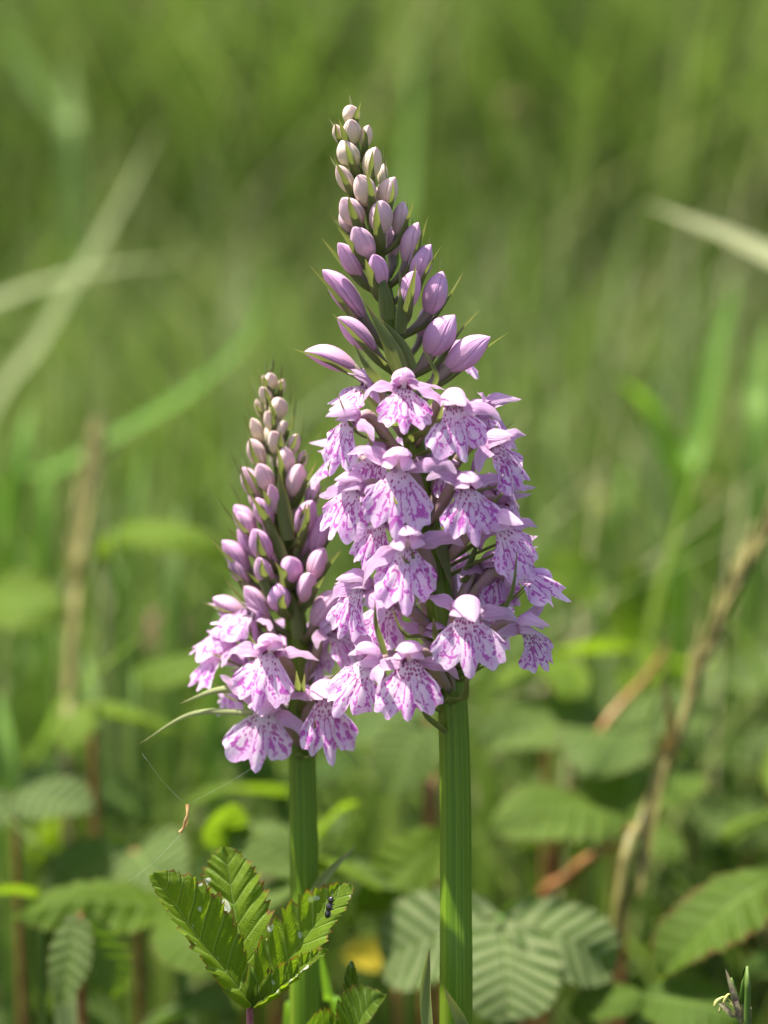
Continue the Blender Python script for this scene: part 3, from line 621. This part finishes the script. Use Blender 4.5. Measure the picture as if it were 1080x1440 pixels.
# softer leaves behind
shoot('pale bramble leaf with bold herringbone veins beside the thick stem', (705, 1288), 0.055, [((716, 1438), 0.040, 0.50, (0.1, -0.8, 0.6), 0.10, 0.06), ((862, 1362), 0.055, 0.36, (0.25, -0.7, 0.7), 0.15, 0.10), ((538, 1358), 0.060, 0.36, (-0.25, -0.7, 0.7), 0.15, 0.10)], tone=0.2, pale=0.6, red=0.1, stalk='greenstalk', sh=1.0)
shoot('arched light green bramble leaf above the herringbone leaf', (880, 1150), 0.10, [((690, 1165), 0.09, 0.30, UPF, -0.25, 0.16), ((960, 1215), 0.09, 0.32, UPF, -0.2, 0.1), ((905, 1080), 0.14, 0.35, UPF, 0.1, 0.1)], tone=0.5, pale=0.08, stalk='cane')
shoot('broad pale bramble leaf spread below the lowest orchid flowers', (870, 1012), 0.13, [((672, 1050), 0.12, 0.30, UPF, 0.1, 0.08), ((1010, 1010), 0.13, 0.34, UPF, 0.1, 0.08), ((830, 1090), 0.10, 0.33, UPF, -0.2, 0.1)], tone=0.3, pale=0.19, stalk='cane')
shoot('short bright leaf peeping out beside the orchid spike', (842, 812), 0.17, [((760, 818), 0.16, 0.42, (0, -0.8, 0.6), 0.1, 0.08)], tone=1.0, stalk='greenstalk')
shoot('sunlit yellow-green bramble leaf level with the lowest flowers', (772, 915), 0.14, [((902, 912), 0.14, 0.30, BACK, -0.3, 0.12), ((700, 965), 0.13, 0.35, BACK, -0.2, 0.1), ((800, 985), 0.12, 0.3, BACK, -0.1, 0.1)], tone=0.95, stalk='cane')
shoot('upright dark green leaf among grass above the sunlit leaf', (893, 910), 0.20, [((898, 795), 0.20, 0.36, FRONT, 0.1, 0.05)], tone=0.35, stalk='greenstalk')
shoot('dark bramble leaf with reddish rim under the brown stalk', (1100, 1235), 0.06, [((925, 1375), 0.05, 0.28, (-0.4, -0.5, 0.8), 0.2, 0.10), ((1150, 1400), 0.05, 0.4, (0.2, -0.5, 0.8), 0.2, 0.10)], tone=0.45, red=1.0, stalk='cane')
shoot('yellow-green bramble leaf right of the brown stalk', (1120, 1125), 0.10, [((1020, 1185), 0.09, 0.36, BACK, -0.2, 0.1), ((1140, 1050), 0.12, 0.4, BACK, 0, 0.1)], tone=0.9, stalk='cane')
shoot('dim green leaf hanging low under the red-rimmed leaf', (905, 1400), 0.05, [((1040, 1440), 0.04, 0.4, UPF, -0.1, 0.1), ((800, 1425), 0.05, 0.34, UPF, -0.1, 0.1)], tone=0.35, stalk='greenstalk')
shoot('bright narrow bramble leaf tucked against the thick stem', (630, 1175), 0.08, [((500, 1285), 0.07, 0.26, (0.2, -0.75, 0.6), 0.25, 0.14)], tone=0.95, stalk='cane')
shoot('pale drooping bramble leaf between the two orchid stems', (600, 1010), 0.10, [((545, 1120), 0.09, 0.40, (-0.1, -0.8, 0.6), 0.1, 0.08), ((480, 1040), 0.11, 0.36, UPF, 0.1, 0.08)], tone=0.3, pale=0.17, stalk='cane')
shoot('yellowed dying leaf low between the two stems', (560, 1352), 0.10, [((482, 1344), 0.095, 0.30, (0, -.7, .7), 0.1, 0.1)], tone=1.0, red=0.0, stalk='cane', yellow=0.9)
shoot('low dark bramble leaf lying left of the sharp young leaf', (255, 1275), 0.07, [((20, 1290), 0.06, 0.22, UPF, -0.3, 0.10), ((300, 1370), 0.05, 0.4, UPF, -0.2, 0.10)], tone=0.6, stalk='greenstalk')
shoot('grey-green leaf pair with painted pale sky sheen behind the sharp leaf', (190, 1195), 0.09, [((260, 1270), 0.07, 0.42, FRONT, 0.1, 0.08), ((60, 1250), 0.09, 0.32, FRONT, 0.1, 0.1)], tone=0.2, pale=0.30, stalk='cane')
shoot('pale folded leaf hanging in the dark hollow', (112, 1285), 0.05, [((86, 1415), 0.04, 0.24, FRONT, 0.3, 0.05), ((170, 1400), 0.05, 0.3, FRONT, 0.2, 0.05)], tone=0.25, pale=0.33, stalk='cane')
shoot('washed-out grey leaf crossed by a pale blade', (20, 1120), 0.10, [((130, 1145), 0.09, 0.34, UPF, 0.1, 0.08), ((-60, 1180), 0.09, 0.34, UPF, 0.1, 0.08)], tone=0.2, pale=0.28, stalk='cane')
shoot('bright lime leaf beside the reddish vertical stalk', (130, 990), 0.12, [((240, 1030), 0.11, 0.32, BACK, -0.2, 0.1), ((95, 1060), 0.11, 0.36, BACK, 0, 0.1)], tone=0.95, pale=0.06, stalk='cane')
shoot('sunlit leaf behind the hanging tan husk', (410, 1110), 0.11, [((262, 1135), 0.10, 0.24, BACK, -0.25, 0.14), ((455, 1190), 0.1, 0.36, BACK, 0, .1)], tone=0.85, stalk='greenstalk')
shoot('yellow-green drooping leaf left of the short flower spike', (160, 745), 0.16, [((320, 785), 0.15, 0.20, (0, -0.5, 0.9), -0.4, 0.16), ((150, 800), 0.16, 0.34, BACK, 0, 0.1)], tone=1.0, stalk='greenstalk')
shoot('dull green leaf below the dusky pink flower head', (190, 945), 0.13, [((310, 950), 0.12, 0.24, UPF, -0.2, 0.1)], tone=0.7, stalk='greenstalk')
shoot('broad bright leaf at the edge of the bramble patch', (-20, 835), 0.16, [((85, 870), 0.15, 0.4, (0, -0.7, 0.7), 0, 0.1)], tone=0.8, stalk='greenstalk')
# the rest of the patch
rr = random.Random(5)
for i in range(84):
    y = rr.uniform(0.05, 0.34); px = rr.uniform(-120, 1200); py = rr.uniform(1060, 1480) - (y - 0.05) * 900 + (80 if px < 500 else 0)
    if y < 0.17 and 470 < px < 930: continue
    L = rr.uniform(0.9, 2.3) * PXCM * 0.40 / (0.40 + y); a0 = rr.uniform(0, 6.28)
    lf = []
    for k in range(rr.choice((2, 3, 3))):
        a = a0 + k * 1.7
        lf.append(((px + L * math.cos(a), py + L * 0.55 * math.sin(a)), y + rr.uniform(-.012, .012), rr.uniform(.32, .42), (rr.uniform(-.4, .4), rr.uniform(.2, .9) if i % 3 == 1 else -rr.uniform(.0, .8), 1), rr.uniform(-.3, .2), rr.uniform(.05, .14)))
    kind = i % 3
    shoot(('deep green bramble leaf half hidden in the shaded patch', 'yellow-green bramble leaf half hidden among darker ones', 'dull greyish bramble leaf half hidden in the patch')[kind], (px, py), y, lf, tone=(.05, .85, .2)[kind] + rr.uniform(-.05, .15), pale=(0, 0, .2)[kind],
          red=rr.random() * .5, group=('deep green bramble leaves', 'yellow-green bramble leaves', 'greyish bramble leaves')[kind], stalk=rr.choice(('cane', 'greenstalk', 'greenstalk')), thick=0.06)

# red bramble canes
def cane(label, P, r, mat='cane'):
    pts = [at(px, py, y) for px, py, y in P]; root = Vector((pts[0].x, pts[0].y + 0.01, 0)); t = thing('bramble_cane', label, 'bramble', root)
    pts = [root] + pts if pts[0].z > 0.02 else pts
    V, F, UV = tube([p - root for p in pts], [r * 1.2, r, r * .9, r * .15], 24, 8); link('cane', mesh('cane', V, F, M[mat], UV), t)
    for k in range(3, 22, 3):
        p = spline([q - root for q in pts], 24)[k]; d = Vector((random.choice((-1, 1)), -0.3, -0.3)).normalized()
        V, F, UV = tube([p, p + d * r * 1.4, p + d * r * 2.6 + Vector((0, 0, -r))], [r * .5, r * .25, r * .05], 6, 5); link('prickle', mesh('prickle', V, F, M[mat], UV), t)
cane('orange-red bramble cane slanting up behind the pale leaves', [(768, 1330, .12), (778, 1240, .12), (795, 1130, .12), (850, 1020, .12), (905, 955, .13), (940, 905, .14)], .0010)
cane('short red cane joining the brown stalk', [(750, 1330, .11), (800, 1232, .105), (850, 1195, .10), (905, 1150, .095)], .0012)
cane('thin brown cane behind the thick stem', [(610, 1200, .10), (606, 1100, .11), (612, 1020, .12)], .001)

# ------------------------------------------------------------------ single grass blades and stalks
def blade(label, P, width, dry=0.0, name='grass_shoot', cup=0.5, group=None, side=(1, -0.2, 0)):
    pts = [at(px, py, y) for px, py, y in P]; root = Vector((pts[0].x, pts[0].y, 0)); t = thing(name, label, 'grass blade', root, group)
    if pts[0].z > 0.03: pts = [root] + pts
    def prof(u): return 0.6 + 0.4 * min(1, u * 3) if u < 0.5 else max(0.02, (1 - ((u - 0.5) / 0.5) ** 1.7))
    link('leaf_blade', build('leaf_blade', sheet([p - root for p in pts], width, side, cup, 26, 5, prof=prof), M['blade']), t, dry=dry)
blade('long dry straw-coloured blade slanting across the meadow', [(-40, 680, .34), (60, 470, .36), (150, 320, .38), (228, 170, .40)], 0.0019, .5)
blade('dry pale blade bent sideways across the slanting one', [(-60, 700, .33), (-120, 500, .33), (-20, 428, .34), (120, 382, .35), (275, 362, .36)], .0020, .55, side=(0, .9, .6))
blade('green blade arching up to a yellow tip', [(-10, 760, .26), (90, 655, .27), (250, 560, .28), (350, 470, .29), (385, 360, .30)], 0.0017, .0)
blade('pale dry blade reaching in level over the meadow', [(1260, 640, .23), (1180, 430, .23), (1060, 350, .24), (905, 285, .25)], 0.0042, .7, side=(0, .9, .6))
blade('bright green blade with tip bent over', [(965, 760, .26), (945, 640, .26), (915, 570, .26), (868, 532, .255)], 0.0026, 0.0)
blade('broad bright blade leaning outward beside the bent one', [(955, 760, .27), (980, 620, .28), (1010, 480, .29), (1040, 385, .30)], 0.0030, 0.05)
blade('short pale green blade between bright ones', [(925, 640, .29), (928, 560, .29), (930, 500, .29)], 0.0029, .35)
blade('broad green blade rising at the meadow edge', [(1060, 700, .27), (1066, 540, .28), (1085, 440, .29)], 0.0029, .1)
blade('tall faint dark blade behind the orchid tip', [(560, 420, .55), (575, 220, .57), (585, 0, .6)], 0.0024, .1)
blade('pale broad blade blurred high in the meadow', [(100, 260, .55), (98, 160, .56), (95, 80, .57)], 0.0036, .25)
blade('lime blade leaning in the upper meadow', [(110, 260, .7), (40, 100, .72), (-10, 10, .74)], 0.0032, .1)
blade('light grey-green blade crossing the washed-out leaf', [(260, 1340, .10), (150, 1252, .095), (60, 1190, .09), (-30, 1115, .085)], 0.0009, .4)
blade('pale upright blade in the dark hollow', [(95, 1450, .045), (88, 1380, .05), (100, 1300, .05)], 0.0022, .45)
blade('green blade rising behind the sharp young leaf', [(405, 1500, .015), (418, 1420, .012), (412, 1335, .010)], 0.0009, .0)
blade('narrow blade between young leaf and thick stem', [(478, 1500, .018), (462, 1400, .015), (448, 1322, .012)], 0.0010, .0)
for i, (px, py, h, y, dry) in enumerate(((855, 900, 260, .28, .3), (760, 700, 240, .33, .1), (700, 420, 200, .5, .2), (180, 620, 300, .25, .1), (60, 620, 260, .24, .05), (20, 560, 220, .25, .05), (240, 700, 260, .24, .2),
                                         (1010, 900, 260, .22, .3), (860, 640, 200, .35, .1), (780, 560, 230, .38, .4), (330, 360, 260, .5, .3), (300, 820, 240, .2, .1), (140, 900, 240, .17, .2), (20, 960, 260, .15, .1))):
    tilt_px = random.uniform(-40, 40)
    blade('soft green blade standing among the meadow grass', [(px, py + h, y), (px + tilt_px * .3, py + h * .4, y), (px + tilt_px, py, y + .01)], random.uniform(.002, .0034), dry, group='blurred blades standing in the meadow')

def dry_stalk(label, P, r, heads):
    pts = [at(px, py, y) for px, py, y in P]; root = Vector((pts[0].x + (pts[0].x - pts[1].x) * 1.2, pts[0].y, 0)); t = thing('dry_grass_stalk', label, 'grass stalk', root)
    p2 = [root] + pts
    V, F, UV = tube([p - root for p in p2], [r, r * 1.1, r, r * .8], 26, 8); link('stem', mesh('stem', V, F, M['straw'], UV), t)
    c = spline([p - root for p in p2], 60)
    for i in range(heads[0], heads[1]):
        a = i * 2.4; d = Vector((math.cos(a), math.sin(a), 1.6)).normalized(); tn = (c[min(59, i + 1)] - c[i - 1]).normalized(); d = (d * .5 + tn).normalized()
        V, F, UV = tube([c[i], c[i] + d * .004, c[i] + d * .011], [r * .4, r * .9, r * .1], 7, 6); link('spikelet', mesh('spikelet', V, F, M['straw'], UV), t)
    return t, root
t_, r_ = dry_stalk('brown dry stalk with seed head leaning outward over the brambles', [(868, 1290, .075), (905, 1150, .085), (945, 1060, .09), (985, 940, .095), (1035, 830, .10), (1090, 730, .105)], .0010, (34, 58))
def sheath(t, root, P, width, dry):
    g = sheet([at(*p) - root for p in P], width, (1, -.2, 0), 1.0, 16, 5); link('leaf_sheath', build('leaf_sheath', g, M['straw']), t)
sheath(t_, r_, [(895, 1260, .079), (920, 1120, .084), (948, 1010, .088)], .0016, .8)
sheath(t_, r_, [(935, 1080, .088), (945, 1030, .085), (935, 960, .084)], .0014, .95)
t_, r_ = dry_stalk('brown purplish dry stalk standing upright left of the orchids', [(95, 1160, .15), (97, 1000, .17), (105, 850, .185), (118, 720, .20), (136, 630, .21)], .0012, (36, 58))
sheath(t_, r_, [(100, 900, .178), (112, 760, .192), (140, 640, .20)], .0016, .75)

# fresh grass ear low in the corner
er = af(1048, 1450, -0.004); ear = thing('grass_ear', 'small purplish grass ear with dangling yellow anthers', 'grass ear', Vector((er.x, er.y, 0)))
E = lambda px, py, y=-0.004: af(px, py, y) - ear.location
V, F, UV = tube([Vector((0, 0, 0)), E(1050, 1460), E(1040, 1415), E(1028, 1375)], [.0006, .0005, .0004, .0002], 14, 6); link('stem', mesh('stem', V, F, M['greenstalk'], UV), ear)
for b, t in (((1040, 1425), (1020, 1362)), ((1042, 1435), (1048, 1395)), ((1040, 1430), (1008, 1408)), ((1046, 1448), (1056, 1415)), ((1042, 1440), (1030, 1390))):
    g = sheet([E(*b), (E(*b) + E(*t)) / 2 + Vector((0, -.0006, 0)), E(*t)], .0007, (1, 0, 0), 1.2, 12, 6, prof=lanc); link('spikelet', build('spikelet', g, M['spike']), ear)
for px, py in ((1008, 1408), (1014, 1416), (1020, 1404)):
    V, F, UV = tube([E(1034, 1418), E((px + 1034) / 2, py - 6), E(px, py), E(px - 3, py + 8)], [.00008, .00008, .0003, .0002], 10, 5); link('anther', mesh('anther', V, F, M['anther'], UV), ear)

# dusky pink flower head and pale seed heads out in the grass
def head(label, px, py, y, size, mat, n=34, cat='flower'):
    c = at(px, py, y); root = Vector((c.x, y, 0)); t = thing('meadow_head', label, cat, root)
    V, F, UV = tube([Vector((0, 0, 0)), Vector((.003, 0, c.z * .5)), c - root], [.0009, .0008, .0007], 10, 6); link('stem', mesh('stem', V, F, M['greenstalk'], UV), t)
    Vs, Fs, UVs = [], [], []
    for i in range(n):
        z = 1 - 1.7 * i / n; a = i * 2.399; q = math.sqrt(max(0, 1 - z * z)); d = Vector((q * math.cos(a), q * math.sin(a), z))
        g = tube([c - root, c - root + d * size * .6, c - root + d * size], [size * .1, size * .2, size * .06], 5, 5); k = len(Vs)
        Vs += g[0]; Fs += [tuple(x + k for x in f) for f in g[1]]; UVs += g[2]
    o = link('florets', mesh('florets', Vs, Fs, M[mat], UVs), t); o['kind'] = 'stuff'
head('dusky pink flower head blurred in the grass left of the orchids', 232, 890, .27, .0062, 'floret')
head('round pale green seed head in the grass beside the spike', 850, 712, .42, .0045, 'anther')
head('tiny cream seed head near the bright bent blades', 1002, 692, .32, .0030, 'straw')
head('pale cream seed head lit high in the meadow', 721, 150, .62, .0050, 'straw')

# ------------------------------------------------------------------ insect, husk, silk
ic = af(463, 1276, -0.0085)
ins = thing('small_insect', 'tiny glossy black insect resting on the pleated bramble leaf', 'insect', ic)
d = Vector((0.22, 0.1, 1)).normalized(); prof = []
for i in range(30):
    u = i / 29; z = (u - .5) * 26
    r_ = max(.25, 4.0 * math.sqrt(max(0, 1 - ((z + 7.8) / 5.2) ** 2)), 4.6 * math.sqrt(max(0, 1 - ((z - .6) / 5.0) ** 2)), 3.9 * math.sqrt(max(0, 1 - ((z - 8.6) / 4.4) ** 2)))
    prof.append((z, r_))
V, F, UV = lathe(prof, 14); sc_ = 1.25 * CM / PXCM; qr = d.to_track_quat('Z', 'Y')
V = [qr @ (Vector((v.x, v.y * .8, v.z)) * sc_) for v in V]
link('body', build('body', (V, F, UV), M['beetle']), ins)
for sg in (-1, 1):
    for z in (-5, 0.5, 5):
        P = [qr @ (Vector(p) * sc_) for p in ((sg * 3, 0, z), (sg * 7, -2, z * 1.2), (sg * 9.5, 2.5, z * 1.7))]
        V, F, UV = tube(P, [.5 * sc_, .45 * sc_, .25 * sc_], 8, 5); link('leg', mesh('leg', V, F, M['beetle'], UV), ins)
    P = [qr @ (Vector(p) * sc_) for p in ((sg * 1.5, -1, 12), (sg * 4, -2, 15.5), (sg * 7, -2, 17))]
    V, F, UV = tube(P, [.35 * sc_, .3 * sc_, .2 * sc_], 8, 5); link('antenna', mesh('antenna', V, F, M['beetle'], UV), ins)

web = thing('cobweb', 'faint cobweb threads strung between young leaf and short orchid', 'cobweb', af(300, 1215, -0.004))
def thread(a, b, y=-.003, r=.000005):
    A, B = af(*a, y) - web.location, af(*b, y) - web.location; V, F, UV = tube([A, (A + B) / 2 + Vector((0, 0, -.0006)), B], [r, r], 8, 4); link('thread', mesh('thread', V, F, M['silk'], UV), web)
for a, b in (((262, 1132), (412, 1040)), ((200, 1060), (262, 1132)), ((255, 1172), (180, 1240)), ((510, 990), (585, 1020))): thread(a, b)
hc = af(259, 1150, -.003); hk = thing('leaf_husk', 'curled tan husk dangling from the cobweb', 'husk', hc)
g = sheet([af(264, 1131, -.003) - hc, af(263, 1148, -.0034) - hc, af(259, 1162, -.003) - hc, af(253, 1171, -.003) - hc], .00042, (1, 0, 0), 1.1, 14, 6, prof=lambda u: .75 + .25 * math.cos(u * 12))
link('husk_shell', build('husk_shell', g, M['husk']), hk)
